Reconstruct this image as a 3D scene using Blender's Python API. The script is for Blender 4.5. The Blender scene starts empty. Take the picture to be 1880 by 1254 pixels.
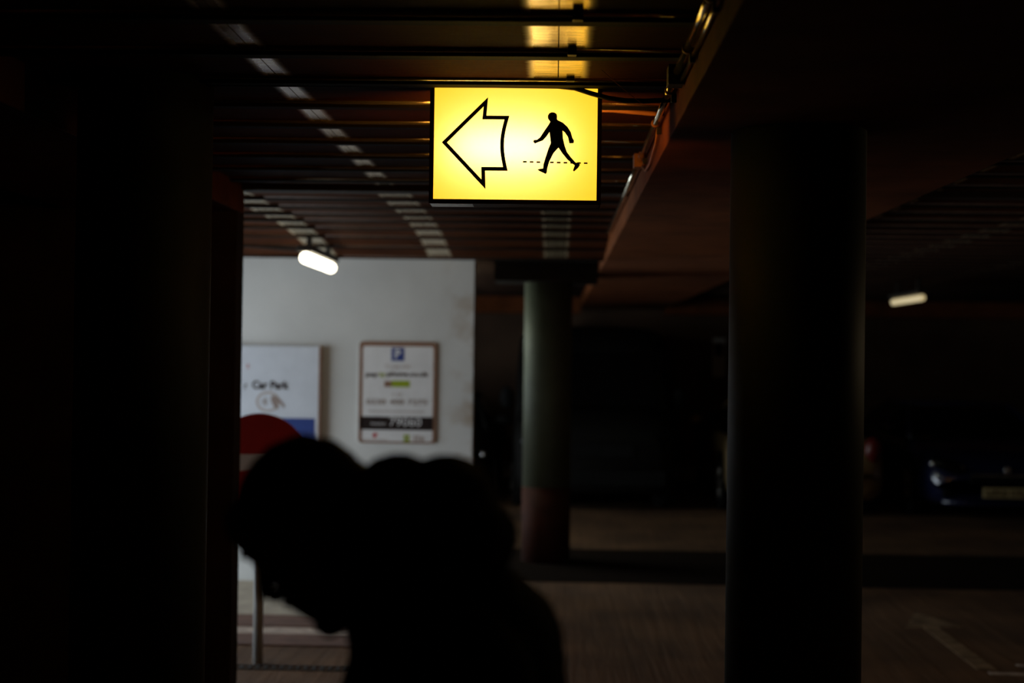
import bpy, bmesh, math, random
from mathutils import Vector, Matrix
random.seed(7)
scene = bpy.context.scene
col = scene.collection

# ---------------------------------------------------------------- camera
# +Y runs down the car park, the eye is 1.7 m above the floor, 50 mm lens with a slight roll
FPX = 2611.0
cy = Vector((78, -28, -FPX)).normalized()
roll = 0.0133
up = Vector((math.sin(roll), math.cos(roll), 0))
cz = (up - cy * up.dot(cy)).normalized()
cx = cy.cross(cz)
cam_data = bpy.data.cameras.new('camera')
cam = bpy.data.objects.new('camera', cam_data)
col.objects.link(cam)
M3 = Matrix((cx, cy, cz))
cam.matrix_world = Matrix.Translation((0, 0, 1.7)) @ M3.to_4x4()
cam_data.sensor_width = 36
cam_data.lens = 50
cam_data.dof.use_dof = True
cam_data.dof.focus_distance = 4.25
cam_data.dof.aperture_fstop = 1.9
cam_data.dof.aperture_blades = 0
scene.camera = cam

# ---------------------------------------------------------------- daylight and exposure
world = bpy.data.worlds.new('overcast_sky')
scene.world = world
world.use_nodes = True
bg = world.node_tree.nodes['Background']
bg.inputs[0].default_value = (0.82, 0.93, 1.0, 1)
bg.inputs[1].default_value = 5.5
for (ya, yb) in ((7.15, 10.3), (12.5, 15.0)):          # portals in the two vehicle openings guide the sky light
    ld = bpy.data.lights.new('daylight_portal', 'AREA')
    ld.shape = 'RECTANGLE'
    ld.size = 2.1
    ld.size_y = yb - ya
    ld.cycles.is_portal = True
    lo = bpy.data.objects.new('daylight_portal', ld)
    col.objects.link(lo)
    lo.location = (-4.62, (ya + yb) / 2, 1.06)
    lo.rotation_euler = (0, math.radians(-90), 0)
scene.view_settings.view_transform = 'Standard'
scene.view_settings.look = 'None'
scene.view_settings.exposure = 0.0
scene.view_settings.gamma = 1.0
scene.view_settings.use_curve_mapping = False
scene.cycles.use_denoising = True
scene.cycles.max_bounces = 8
scene.cycles.diffuse_bounces = 4
scene.cycles.sample_clamp_indirect = 4.0
scene.cycles.caustics_reflective = True

# ---------------------------------------------------------------- materials
def nt(name):
    m = bpy.data.materials.new(name)
    m.use_nodes = True
    t = m.node_tree
    return m, t, t.nodes['Principled BSDF']

def mat(name, c, rough=0.6, metal=0.0, var=0.25, scale=8.0, bump=0.0, bscale=60.0, stretch=(1, 1, 1), spec=0.5, coat=0.0):
    m, t, b = nt(name)
    tc = t.nodes.new('ShaderNodeTexCoord')
    mp = t.nodes.new('ShaderNodeMapping')
    mp.inputs['Scale'].default_value = stretch
    t.links.new(tc.outputs['Object'], mp.inputs[0])
    n = t.nodes.new('ShaderNodeTexNoise')
    n.inputs['Scale'].default_value = scale
    n.inputs['Detail'].default_value = 5
    t.links.new(mp.outputs[0], n.inputs['Vector'])
    r = t.nodes.new('ShaderNodeValToRGB')
    r.color_ramp.elements[0].position = 0.3
    r.color_ramp.elements[1].position = 0.7
    r.color_ramp.elements[0].color = tuple(x * (1 - var) for x in c) + (1,)
    r.color_ramp.elements[1].color = tuple(min(1, x * (1 + var)) for x in c) + (1,)
    t.links.new(n.outputs['Fac'], r.inputs[0])
    t.links.new(r.outputs[0], b.inputs['Base Color'])
    b.inputs['Roughness'].default_value = rough
    b.inputs['Metallic'].default_value = metal
    b.inputs['Specular IOR Level'].default_value = spec
    b.inputs['Coat Weight'].default_value = coat
    b.inputs['Coat Roughness'].default_value = 0.08
    if bump:
        n2 = t.nodes.new('ShaderNodeTexNoise')
        n2.inputs['Scale'].default_value = bscale
        n2.inputs['Detail'].default_value = 4
        t.links.new(mp.outputs[0], n2.inputs['Vector'])
        bp = t.nodes.new('ShaderNodeBump')
        bp.inputs['Strength'].default_value = bump
        bp.inputs['Distance'].default_value = 0.01
        t.links.new(n2.outputs['Fac'], bp.inputs['Height'])
        t.links.new(bp.outputs[0], b.inputs['Normal'])
    return m

def emis(name, c, s):
    m, t, b = nt(name)
    b.inputs['Base Color'].default_value = (0.8, 0.8, 0.78, 1)
    b.inputs['Emission Color'].default_value = tuple(c) + (1,)
    b.inputs['Emission Strength'].default_value = s
    return m

JOINTS = [-1.66, -0.83, 0.0, 0.83, 1.75, 2.72, 3.8, 4.9]
def deck_material():
    # brown painted decking, bare galvanised metal where two sheets meet
    m, t, b = nt('painted_deck_bare_at_joints')
    L = t.links.new
    geo = t.nodes.new('ShaderNodeNewGeometry')
    sep = t.nodes.new('ShaderNodeSeparateXYZ')
    L(geo.outputs['Position'], sep.inputs[0])
    prev = None
    for j in JOINTS:
        s = t.nodes.new('ShaderNodeMath'); s.operation = 'SUBTRACT'; s.inputs[1].default_value = j
        L(sep.outputs[0], s.inputs[0])
        a = t.nodes.new('ShaderNodeMath'); a.operation = 'ABSOLUTE'
        L(s.outputs[0], a.inputs[0])
        if j == -0.83:                                       # this joint has only a narrow bare strip
            lt = t.nodes.new('ShaderNodeMath'); lt.operation = 'LESS_THAN'; lt.inputs[1].default_value = 6.9; L(sep.outputs[1], lt.inputs[0])
            q_ = t.nodes.new('ShaderNodeMath'); q_.operation = 'MULTIPLY_ADD'; q_.inputs[1].default_value = 0.042
            L(lt.outputs[0], q_.inputs[0]); L(a.outputs[0], q_.inputs[2]); a = q_
        if prev is None:
            prev = a
        else:
            mn = t.nodes.new('ShaderNodeMath'); mn.operation = 'MINIMUM'
            L(prev.outputs[0], mn.inputs[0]); L(a.outputs[0], mn.inputs[1]); prev = mn
    tc = t.nodes.new('ShaderNodeMapping')
    tc.inputs['Scale'].default_value = (6, 40, 6)
    L(geo.outputs['Position'], tc.inputs[0])
    n = t.nodes.new('ShaderNodeTexNoise'); n.inputs['Scale'].default_value = 1.6; n.inputs['Detail'].default_value = 6
    L(tc.outputs[0], n.inputs['Vector'])
    jit = t.nodes.new('ShaderNodeMath'); jit.operation = 'MULTIPLY_ADD'; jit.inputs[1].default_value = 0.02
    L(n.outputs['Fac'], jit.inputs[0]); L(prev.outputs[0], jit.inputs[2])
    mr = t.nodes.new('ShaderNodeMapRange'); mr.interpolation_type = 'SMOOTHSTEP'
    mr.inputs[1].default_value = 0.072; mr.inputs[2].default_value = 0.105
    mr.inputs[3].default_value = 1.0; mr.inputs[4].default_value = 0.0
    L(jit.outputs[0], mr.inputs[0])
    big = t.nodes.new('ShaderNodeTexNoise'); big.inputs['Scale'].default_value = 3.0; big.inputs['Detail'].default_value = 4
    L(geo.outputs['Position'], big.inputs['Vector'])
    pr = t.nodes.new('ShaderNodeValToRGB')
    pr.color_ramp.elements[0].position = 0.3; pr.color_ramp.elements[1].position = 0.75
    pr.color_ramp.elements[0].color = (0.040, 0.011, 0.0035, 1)
    pr.color_ramp.elements[1].color = (0.078, 0.025, 0.009, 1)
    L(big.outputs['Fac'], pr.inputs[0])
    br = t.nodes.new('ShaderNodeValToRGB')
    br.color_ramp.elements[0].position = 0.3; br.color_ramp.elements[1].position = 0.72
    br.color_ramp.elements[0].color = (0.42, 0.31, 0.17, 1)
    br.color_ramp.elements[1].color = (0.92, 0.78, 0.52, 1)
    L(n.outputs['Fac'], br.inputs[0])
    mx = t.nodes.new('ShaderNodeMixRGB')
    L(mr.outputs[0], mx.inputs[0]); L(pr.outputs[0], mx.inputs[1]); L(br.outputs[0], mx.inputs[2])
    L(mx.outputs[0], b.inputs['Base Color'])
    mm = t.nodes.new('ShaderNodeMath'); mm.operation = 'MULTIPLY'; mm.inputs[1].default_value = 0.75
    L(mr.outputs[0], mm.inputs[0]); L(mm.outputs[0], b.inputs['Metallic'])
    rr = t.nodes.new('ShaderNodeMapRange'); rr.inputs[3].default_value = 0.75; rr.inputs[4].default_value = 0.22
    L(mr.outputs[0], rr.inputs[0]); L(rr.outputs[0], b.inputs['Roughness'])
    sl = t.nodes.new('ShaderNodeMapRange'); sl.inputs[3].default_value = 0.03; sl.inputs[4].default_value = 0.6
    L(mr.outputs[0], sl.inputs[0]); L(sl.outputs[0], b.inputs['Specular IOR Level'])
    bp = t.nodes.new('ShaderNodeBump'); bp.inputs['Strength'].default_value = 0.25; bp.inputs['Distance'].default_value = 0.004
    L(n.outputs['Fac'], bp.inputs['Height']); L(bp.outputs[0], b.inputs['Normal'])
    return m

def floor_material():
    m, t, b = nt('brushed_concrete')
    L = t.links.new
    geo = t.nodes.new('ShaderNodeNewGeometry')
    mp = t.nodes.new('ShaderNodeMapping'); mp.inputs['Rotation'].default_value = (0, 0, math.radians(14))
    mp.inputs['Scale'].default_value = (9, 0.5, 1)
    L(geo.outputs['Position'], mp.inputs[0])
    n = t.nodes.new('ShaderNodeTexNoise'); n.inputs['Scale'].default_value = 2.2; n.inputs['Detail'].default_value = 7; n.inputs['Roughness'].default_value = 0.65
    L(mp.outputs[0], n.inputs['Vector'])
    n2 = t.nodes.new('ShaderNodeTexNoise'); n2.inputs['Scale'].default_value = 1.3; n2.inputs['Detail'].default_value = 6
    L(geo.outputs['Position'], n2.inputs['Vector'])
    ad = t.nodes.new('ShaderNodeMath'); ad.operation = 'MULTIPLY_ADD'; ad.inputs[1].default_value = 0.6
    L(n.outputs['Fac'], ad.inputs[0]); L(n2.outputs['Fac'], ad.inputs[2])
    r = t.nodes.new('ShaderNodeValToRGB')
    r.color_ramp.elements[0].position = 0.55; r.color_ramp.elements[1].position = 1.05
    r.color_ramp.elements[0].color = (0.052, 0.026, 0.013, 1)
    r.color_ramp.elements[1].color = (0.165, 0.085, 0.040, 1)
    L(ad.outputs[0], r.inputs[0]); L(r.outputs[0], b.inputs['Base Color'])
    b.inputs['Roughness'].default_value = 0.85; b.inputs['Specular IOR Level'].default_value = 0.25
    w = t.nodes.new('ShaderNodeBump'); w.inputs['Strength'].default_value = 0.9; w.inputs['Distance'].default_value = 0.012
    L(n.outputs['Fac'], w.inputs['Height']); L(w.outputs[0], b.inputs['Normal'])
    return m

def white_wall_material():
    m, t, b = nt('white_paint_with_rust_stains')
    L = t.links.new
    geo = t.nodes.new('ShaderNodeNewGeometry')
    n = t.nodes.new('ShaderNodeTexNoise'); n.inputs['Scale'].default_value = 1.6; n.inputs['Detail'].default_value = 5
    L(geo.outputs['Position'], n.inputs['Vector'])
    r = t.nodes.new('ShaderNodeValToRGB')
    r.color_ramp.elements[0].position = 0.3; r.color_ramp.elements[1].position = 0.7
    r.color_ramp.elements[0].color = (0.56, 0.57, 0.57, 1); r.color_ramp.elements[1].color = (0.68, 0.69, 0.69, 1)
    L(n.outputs['Fac'], r.inputs[0])
    # rust stains gather along the exposed end of the wall
    sep = t.nodes.new('ShaderNodeSeparateXYZ'); L(geo.outputs['Position'], sep.inputs[0])
    mr = t.nodes.new('ShaderNodeMapRange'); mr.inputs[1].default_value = -0.85; mr.inputs[2].default_value = -0.58
    L(sep.outputs[0], mr.inputs[0])
    n2 = t.nodes.new('ShaderNodeTexNoise'); n2.inputs['Scale'].default_value = 5.5; n2.inputs['Detail'].default_value = 4
    L(geo.outputs['Position'], n2.inputs['Vector'])
    sr = t.nodes.new('ShaderNodeMapRange'); sr.inputs[1].default_value = 0.48; sr.inputs[2].default_value = 0.75
    L(n2.outputs['Fac'], sr.inputs[0])
    mu = t.nodes.new('ShaderNodeMath'); mu.operation = 'MULTIPLY'; L(mr.outputs[0], mu.inputs[0]); L(sr.outputs[0], mu.inputs[1])
    mx = t.nodes.new('ShaderNodeMixRGB'); mx.inputs[2].default_value = (0.30, 0.19, 0.09, 1)
    L(mu.outputs[0], mx.inputs[0]); L(r.outputs[0], mx.inputs[1]); L(mx.outputs[0], b.inputs['Base Color'])
    b.inputs['Roughness'].default_value = 0.7
    return m

def sign_panel_material():
    # back-lit acrylic: an even amber glow plus whatever the tube behind it sends through
    m = bpy.data.materials.new('backlit_yellow_acrylic'); m.use_nodes = True
    t = m.node_tree; t.nodes.clear(); L = t.links.new
    out = t.nodes.new('ShaderNodeOutputMaterial')
    tr = t.nodes.new('ShaderNodeBsdfTranslucent'); tr.inputs[0].default_value = (0.95, 0.80, 0.44, 1)
    em = t.nodes.new('ShaderNodeEmission')
    tc = t.nodes.new('ShaderNodeTexCoord')
    n = t.nodes.new('ShaderNodeTexNoise'); n.inputs['Scale'].default_value = 180; n.inputs['Detail'].default_value = 2
    L(tc.outputs['Object'], n.inputs['Vector'])
    r = t.nodes.new('ShaderNodeValToRGB')
    r.color_ramp.elements[0].color = (0.95, 0.51, 0.008, 1); r.color_ramp.elements[1].color = (1.0, 0.56, 0.012, 1)
    L(n.outputs['Fac'], r.inputs[0]); L(r.outputs[0], em.inputs[0])
    em.inputs[1].default_value = 1.08
    ad = t.nodes.new('ShaderNodeAddShader')
    L(tr.outputs[0], ad.inputs[0]); L(em.outputs[0], ad.inputs[1]); L(ad.outputs[0], out.inputs[0])
    return m

MT = dict(
    deck=deck_material(), floor=floor_material(), white=white_wall_material(), panel=sign_panel_material(),
    rearpanel=emis('lit_plain_rear_panel', (1.0, 0.42, 0.05), 6.5),
    dimlip=mat('dimmed_lip', (0.06, 0.027, 0.014), 0.6, 0, 0.3, 30, spec=0.2),
    slab=mat('dark_slab', (0.03, 0.022, 0.016), 0.9),
    rib=mat('matte_black_rib', (0.006, 0.004, 0.003), 0.8, spec=0.15),
    bead=mat('worn_steel_lip', (0.70, 0.62, 0.50), 0.16, 0.9, 0.3, 30, 0.05, 90, (1, 8, 8)),
    beam=mat('brown_painted_beam', (0.155, 0.047, 0.015), 0.8, 0, 0.3, 4, 0.1, 40, spec=0.08),
    cross=mat('dark_painted_cross_beam', (0.02, 0.013, 0.009), 0.8, spec=0.2),
    column=mat('grey_green_column_paint', (0.09, 0.10, 0.066), 0.6, 0, 0.15, 5, spec=0.3),
    band=mat('oxide_red_band', (0.06, 0.016, 0.008), 0.8, 0, 0.25, 6, spec=0.2),
    pier=mat('brown_pier_plaster', (0.036, 0.020, 0.012), 0.9, 0, 0.3, 6, 0.2, 40, spec=0.2),
    backwall=mat('dark_brown_brick_paint', (0.10, 0.055, 0.032), 0.9, 0, 0.3, 2),
    frame=mat('dark_bronze_metal', (0.20, 0.075, 0.035), 0.5, 0.3, 0.25, 20),
    black=mat('black_vinyl', (0.008, 0.004, 0.002), 0.6, spec=0.2, var=0.1),
    rubber=mat('black_rubber', (0.012, 0.008, 0.006), 0.55, spec=0.3),
    palemetal=mat('pale_metal', (0.80, 0.77, 0.72), 0.3, 0.9, 0.25, 40, 0.1, 120),
    conduit=mat('galvanised_conduit', (0.85, 0.78, 0.62), 0.1, 0.95, 0.25, 25),
    orangebox=mat('terracotta_plastic', (0.38, 0.15, 0.06), 0.6),
    tube=emis('fluorescent_diffuser', (1.0, 0.90, 0.66), 6.0),
    warmfill=emis('added_warm_lamp_glow', (1.0, 0.74, 0.42), 7.5),
    coolfill=emis('added_cool_lamp_glow', (0.90, 1.0, 0.84), 32.0),
    dimtube=emis('ageing_fluorescent_diffuser', (1.0, 0.78, 0.38), 0.5),
    fitting=mat('dark_fitting_plastic', (0.03, 0.025, 0.02), 0.6),
    post=mat('galvanised_post', (0.55, 0.57, 0.58), 0.45, 0.2, 0.1, 20),
    red=mat('red_sign_film', (0.42, 0.008, 0.006), 0.45, 0, 0.08, 10),
    signwhite=mat('white_sign_film', (0.72, 0.72, 0.74), 0.5, 0, 0.05, 8),
    board=mat('pale_blue_white_board', (0.60, 0.64, 0.72), 0.5, 0, 0.05, 8),
    brownline=mat('brown_print', (0.24, 0.13, 0.085), 0.5, 0, 0.05),
    darkprint=mat('dark_print', (0.018, 0.010, 0.009), 0.6, 0, 0.05, spec=0.2),
    greyprint=mat('grey_print', (0.28, 0.22, 0.20), 0.5, 0, 0.05),
    paleprint=mat('pale_print', (0.42, 0.36, 0.34), 0.5, 0, 0.05),
    blue=mat('blue_print', (0.02, 0.05, 0.24), 0.5, 0, 0.05),
    green=mat('green_print', (0.28, 0.36, 0.01), 0.5, 0, 0.05),
    pave=mat('pale_concrete', (0.36, 0.31, 0.24), 0.8, 0, 0.2, 6, 0.2, 60),
    kerb=mat('red_brown_kerb', (0.12, 0.055, 0.035), 0.8, 0, 0.25, 9, 0.2, 60),
    faintline=mat('rubbed_out_road_paint', (0.22, 0.145, 0.085), 0.9, 0, 0.45, 9, spec=0.1),
    paleline=mat('worn_white_road_paint', (0.42, 0.33, 0.27), 0.8, 0, 0.35, 14),
    darkstrip=mat('near_black_strip', (0.012, 0.0065, 0.0035), 0.95, 0, 0.3, 20, 0.2, 80, spec=0.05),
    drain=mat('dark_drain_iron', (0.02, 0.014, 0.010), 0.8),
    skin=mat('skin', (0.20, 0.085, 0.045), 0.55, 0, 0.12, 30, 0.1, 200),
    hair=mat('dark_cropped_hair', (0.010, 0.007, 0.005), 0.7, 0, 0.3, 120, 0.5, 300, spec=0.2),
    cloth=mat('black_padded_fabric', (0.009, 0.008, 0.008), 0.85, 0, 0.3, 20, 0.3, 90, spec=0.2),
    denim=mat('dark_denim', (0.015, 0.017, 0.024), 0.85, 0, 0.3, 30, spec=0.2),
    eye=mat('eye', (0.45, 0.42, 0.38), 0.2),
    bluepaint=mat('dark_blue_car_paint', (0.008, 0.012, 0.05), 0.28, 0.2, 0.1, 4, coat=1.0),
    blackpaint=mat('black_car_paint', (0.005, 0.0045, 0.004), 0.7, 0.0, 0.1, 4, spec=0.1),
    tanpaint=mat('champagne_car_paint', (0.34, 0.24, 0.12), 0.35, 0.2, 0.1, 4, coat=0.8),
    glass=mat('dark_car_glass', (0.003, 0.003, 0.003), 0.2, 0, 0.05, spec=0.15),
    tyre=mat('tyre_rubber', (0.01, 0.01, 0.01), 0.8, spec=0.2),
    alloy=mat('alloy_wheel', (0.35, 0.35, 0.36), 0.4, 0.8),
    chrome=mat('headlamp_chrome', (0.75, 0.75, 0.75), 0.15, 0.9),
    plate=mat('number_plate', (0.62, 0.50, 0.26), 0.5, 0, 0.05),
    taillamp=mat('red_tail_lamp', (0.10, 0.005, 0.004), 0.4),
    trim=mat('black_plastic_trim', (0.006, 0.006, 0.006), 0.7, spec=0.1),
)

# ---------------------------------------------------------------- helpers
def link(o, parent=None, loc=None):
    col.objects.link(o)
    if parent is not None:
        o.parent = parent
    if loc is not None:
        o.location = loc
    return o

def mesh_from(name, verts, faces, m, smooth=False):
    me = bpy.data.meshes.new(name)
    me.from_pydata([tuple(v) for v in verts], [], faces)
    me.materials.append(MT[m] if isinstance(m, str) else m)
    if smooth:
        me.polygons.foreach_set('use_smooth', [True] * len(me.polygons))
    me.update()
    return me

def obj(name, me, parent=None, loc=None):
    return link(bpy.data.objects.new(name, me), parent, loc)

def tag(o, label, cat, group=None):
    o['label'] = label; o['category'] = cat
    if group: o['group'] = group
    return o

def structure(o, label=None):
    o['kind'] = 'structure'
    if label: o['label'] = label
    return o

def thing(name, loc, label, cat, group=None, rot=(0, 0, 0)):
    o = bpy.data.objects.new(name, None)
    link(o, None, loc); o.rotation_euler = rot
    o.empty_display_size = 0.1
    return tag(o, label, cat, group)

class B:
    """collects primitives into one mesh"""
    def __init__(s): s.bm = bmesh.new()
    def box(s, a, b, bevel=0.0):
        c = [(a[i] + b[i]) / 2 for i in range(3)]; d = [abs(b[i] - a[i]) for i in range(3)]
        r = bmesh.ops.create_cube(s.bm, size=1.0, matrix=Matrix.Translation(c) @ Matrix.Diagonal(d + [1]))
        if bevel:
            es = list({e for v in r['verts'] for e in v.link_edges})
            bmesh.ops.bevel(s.bm, geom=es, offset=bevel, segments=2, affect='EDGES', profile=0.5)
        return s
    def tube(s, pts, r, n=12, caps=True):
        pts = [Vector(p) for p in pts]
        rs = r if isinstance(r, (list, tuple)) else [r] * len(pts)
        rings = []
        ref = None
        for i, p in enumerate(pts):
            d = (pts[min(i + 1, len(pts) - 1)] - pts[max(i - 1, 0)]).normalized()
            if ref is None:
                ref = Vector((0, 0, 1)) if abs(d.z) < 0.9 else Vector((1, 0, 0))
            u = (ref - d * ref.dot(d)).normalized(); v = d.cross(u); ref = u
            rings.append([s.bm.verts.new(p + (u * math.cos(2 * math.pi * k / n) + v * math.sin(2 * math.pi * k / n)) * rs[i]) for k in range(n)])
        for a, b in zip(rings, rings[1:]):
            for k in range(n):
                f = s.bm.faces.new((a[k], a[(k + 1) % n], b[(k + 1) % n], b[k])); f.smooth = True
        if caps:
            s.bm.faces.new(list(reversed(rings[0]))); s.bm.faces.new(rings[-1])
        return s
    def ell(s, c, r, rot=None, u=20, v=14):
        m = Matrix.Translation(c) @ (rot.to_4x4() if rot else Matrix.Identity(4)) @ Matrix.Diagonal(list(r) + [1])
        res = bmesh.ops.create_uvsphere(s.bm, u_segments=u, v_segments=v, radius=1.0, matrix=m)
        for vv in res['verts']:
            for f in vv.link_faces: f.smooth = True
        return s
    def poly(s, pts2, y0, y1, flip=False):
        """extrude a polygon given in the X-Z plane from y0 to y1"""
        a = [s.bm.verts.new((p[0], y0, p[1])) for p in pts2]
        b = [s.bm.verts.new((p[0], y1, p[1])) for p in pts2]
        n = len(a)
        s.bm.faces.new(a); s.bm.faces.new(list(reversed(b)))
        for k in range(n):
            s.bm.faces.new((a[k], b[k], b[(k + 1) % n], a[(k + 1) % n]))
        return s
    def lathe(s, prof, n=48, axis='Z', c=(0, 0, 0)):
        rings = []
        for r, h in prof:
            ring = []
            for k in range(n):
                a = 2 * math.pi * k / n
                if axis == 'Z': p = (c[0] + r * math.cos(a), c[1] + r * math.sin(a), c[2] + h)
                elif axis == 'X': p = (c[0] + h, c[1] + r * math.cos(a), c[2] + r * math.sin(a))
                else: p = (c[0] + r * math.cos(a), c[1] + h, c[2] + r * math.sin(a))
                ring.append(s.bm.verts.new(p))
            rings.append(ring)
        for a, b in zip(rings, rings[1:]):
            for k in range(n):
                f = s.bm.faces.new((a[k], a[(k + 1) % n], b[(k + 1) % n], b[k])); f.smooth = True
        s.bm.faces.new(list(reversed(rings[0]))); s.bm.faces.new(rings[-1])
        return s
    def mesh(s, name, m):
        bmesh.ops.recalc_face_normals(s.bm, faces=s.bm.faces)
        me = bpy.data.meshes.new(name); s.bm.to_mesh(me); s.bm.free()
        me.materials.append(MT[m])
        return me
    def build(s, name, m, parent=None, loc=None):
        return obj(name, s.mesh(name, m), parent, loc)

def stroke(points, w, closed=True):
    """outer and inner mitred outlines of a poly-line in 2-D"""
    n = len(points); P = [Vector(p) for p in points]; out = []; inn = []
    for i in range(n):
        d1 = (P[i] - P[i - 1]).normalized(); d2 = (P[(i + 1) % n] - P[i]).normalized()
        n1 = Vector((-d1.y, d1.x)); n2 = Vector((-d2.y, d2.x))
        m = (n1 + n2)
        m = m / max(0.25, m.dot(n1)) if m.length > 1e-6 else n1
        out.append(P[i] + m * w / 2); inn.append(P[i] - m * w / 2)
    return out, inn

def ring_mesh(name, out, inn, y0, y1, m, parent, loc=None):
    n = len(out); vs = []
    for y in (y0, y1):
        vs += [(p[0], y, p[1]) for p in out] + [(p[0], y, p[1]) for p in inn]
    fs = []
    for k in range(n):
        j = (k + 1) % n
        fs += [(k, j, n + j, n + k), (2 * n + k, 3 * n + k, 3 * n + j, 2 * n + j),
               (k, 2 * n + k, 2 * n + j, j), (n + k, n + j, 3 * n + j, 3 * n + k)]
    me = mesh_from(name, vs, fs, m)
    b = bmesh.new(); b.from_mesh(me); bmesh.ops.recalc_face_normals(b, faces=b.faces); b.to_mesh(me); b.free()
    return obj(name, me, parent, loc)

def rrect(x0, z0, x1, z1, r, n=6):
    pts = []
    for cx_, cz_, a0 in ((x1 - r, z1 - r, 0), (x0 + r, z1 - r, 90), (x0 + r, z0 + r, 180), (x1 - r, z0 + r, 270)):
        for k in range(n + 1):
            a = math.radians(a0 + 90 * k / n)
            pts.append((cx_ + r * math.cos(a), cz_ + r * math.sin(a)))
    return pts

def text(name, s, size, x, y, z, m, parent, width=None, bold=0.0):
    """flat lettering facing -Y, centred on (x, z)"""
    cu = bpy.data.curves.new(name, 'FONT'); cu.body = s; cu.size = size
    cu.align_x = 'CENTER'; cu.align_y = 'CENTER'; cu.extrude = 0.0004; cu.offset = bold; cu.resolution_u = 3
    tmp = bpy.data.objects.new('tmp', cu); col.objects.link(tmp)
    bpy.context.view_layer.update()
    me = bpy.data.meshes.new_from_object(tmp.evaluated_get(bpy.context.evaluated_depsgraph_get()))
    bpy.data.objects.remove(tmp); bpy.data.curves.remove(cu)
    me.name = name
    xs = [v.co.x for v in me.vertices]
    k = width / (max(xs) - min(xs)) if width else 1.0
    mid = (max(xs) + min(xs)) / 2
    for v in me.vertices:
        v.co = ((v.co.x - mid) * k, -v.co.z, v.co.y)
    me.materials.clear(); me.materials.append(MT[m])
    return obj(name, me, parent, (x, y, z))

# ---------------------------------------------------------------- the shell
ZD = 2.52           # decking level
ZB = 2.38           # beam soffit
XL, XR, YF, YB = -4.5, 7.0, -1.2, 20.0
floor = structure(B().box((XL - 0.3, YF - 0.2, -0.15), (XR + 0.2, YB + 0.2, 0.0)).build('floor', 'floor'))
ceiling = structure(B().box((XL - 0.3, YF - 0.2, ZD + 0.12), (XR + 0.2, YB + 0.2, ZD + 0.3)).build('ceiling', 'slab'))
w = B()
w.box((XL - 0.25, YF, 0), (XL, 7.15, ZD + 0.12)); w.box((XL - 0.25, 10.3, 0), (XL, 12.5, ZD + 0.12))
w.box((XL - 0.25, 15.0, 0), (XL, YB, ZD + 0.12))
w.box((XL - 0.25, 7.15, 2.12), (XL, 10.3, ZD + 0.12)); w.box((XL - 0.25, 12.5, 2.12), (XL, 15.0, ZD + 0.12))
structure(w.build('wall_left', 'backwall'))
structure(B().box((XR, YF, 0), (XR + 0.2, YB, ZD + 0.12)).build('wall_right', 'backwall'))
structure(B().box((XL - 0.25, YB, 0), (XR + 0.2, YB + 0.2, ZD + 0.12)).build('wall_back', 'backwall'))
structure(B().box((XL - 0.25, YF - 0.2, 0), (XR + 0.2, YF, ZD + 0.12)).build('wall_front', 'backwall'))
structure(B().box((XL, 10.5, 0), (-0.600, 10.72, ZD + 0.12)).build('wall_partition', 'white'), 'white painted partition wall carrying the parking notices')
structure(B().box((XL, 6.77, 0), (-1.53, 6.92, ZB)).box((XL, 6.77, ZB), (-2.35, 6.92, ZD + 0.12)).build('wall_pier', 'pier'), 'dark brown pier wall beside the round pillar')
# beams
structure(B().box((0.347, YF, ZB), (1.50, YB, ZD + 0.12), 0.004).build('ceiling_beam', 'beam'), 'wide brown beam over the round column, with conduit along its side')
structure(B().box((-2.35, YF, ZB), (-1.53, 6.92, ZD + 0.12), 0.004).build('ceiling_beam', 'beam'), 'brown beam above the dark pier wall')
structure(B().box((-1.53, 6.86, ZD - 0.03), (0.347, 6.98, ZD + 0.1)).build('ceiling_cross_beam', 'cross'))
structure(B().box((1.50, 6.86, ZD - 0.03), (XR, 6.98, ZD + 0.1)).build('ceiling_cross_beam', 'cross'))
structure(B().box((1.50, 19.3, 2.29), (XR, 19.6, ZD + 0.12)).build('ceiling_beam', 'beam'), 'brown cross beam in front of the far wall behind the parked cars')
structure(B().box((XL, 19.3, 2.29), (0.347, 19.6, ZD + 0.12)).build('ceiling_beam', 'beam'), 'brown cross beam in front of the far wall behind the black van')

# decking: pans between ribs that run across the car park, each rib with a rolled steel lip
def zdeck(y, left):
    if left and 8.6 < y <= 10.5:
        k = (y - 8.6) / 1.9
        return ZD - 0.155 * k ** 1.8
    return ZD
cache = {}
def pan_mesh(wid, ln):
    k = (round(wid, 3), round(ln, 3))
    if k not in cache:
        cache[k] = B().box((0, 0, 0), (wid, ln, 0.004)).mesh('deck_panel', 'deck')
    return cache[k]
def rib_mesh(wid):
    k = ('rib', round(wid, 3))
    if k not in cache:
        cache[k] = B().box((0, 0.006, -0.018), (wid, 0.058, 0.008), 0.003).mesh('deck_rib', 'rib')
    return cache[k]
def lip_mesh(wid, m):
    k = (m, round(wid, 3))
    if k not in cache:
        cache[k] = B().tube([(0, 0, 0.0), (wid, 0, 0.0)], 0.011, 10).mesh('rib_lip', m)
    return cache[k]
ribs_y = [2.59 + 0.4 * k for k in range(42)]
zones = [([-1.53, -0.83, 0.0, 0.347], True), ([-4.5, -2.5, -1.66, -1.53], True), ([1.50, 1.75, 2.72, 3.8, 4.9, 7.0], False)]
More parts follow.
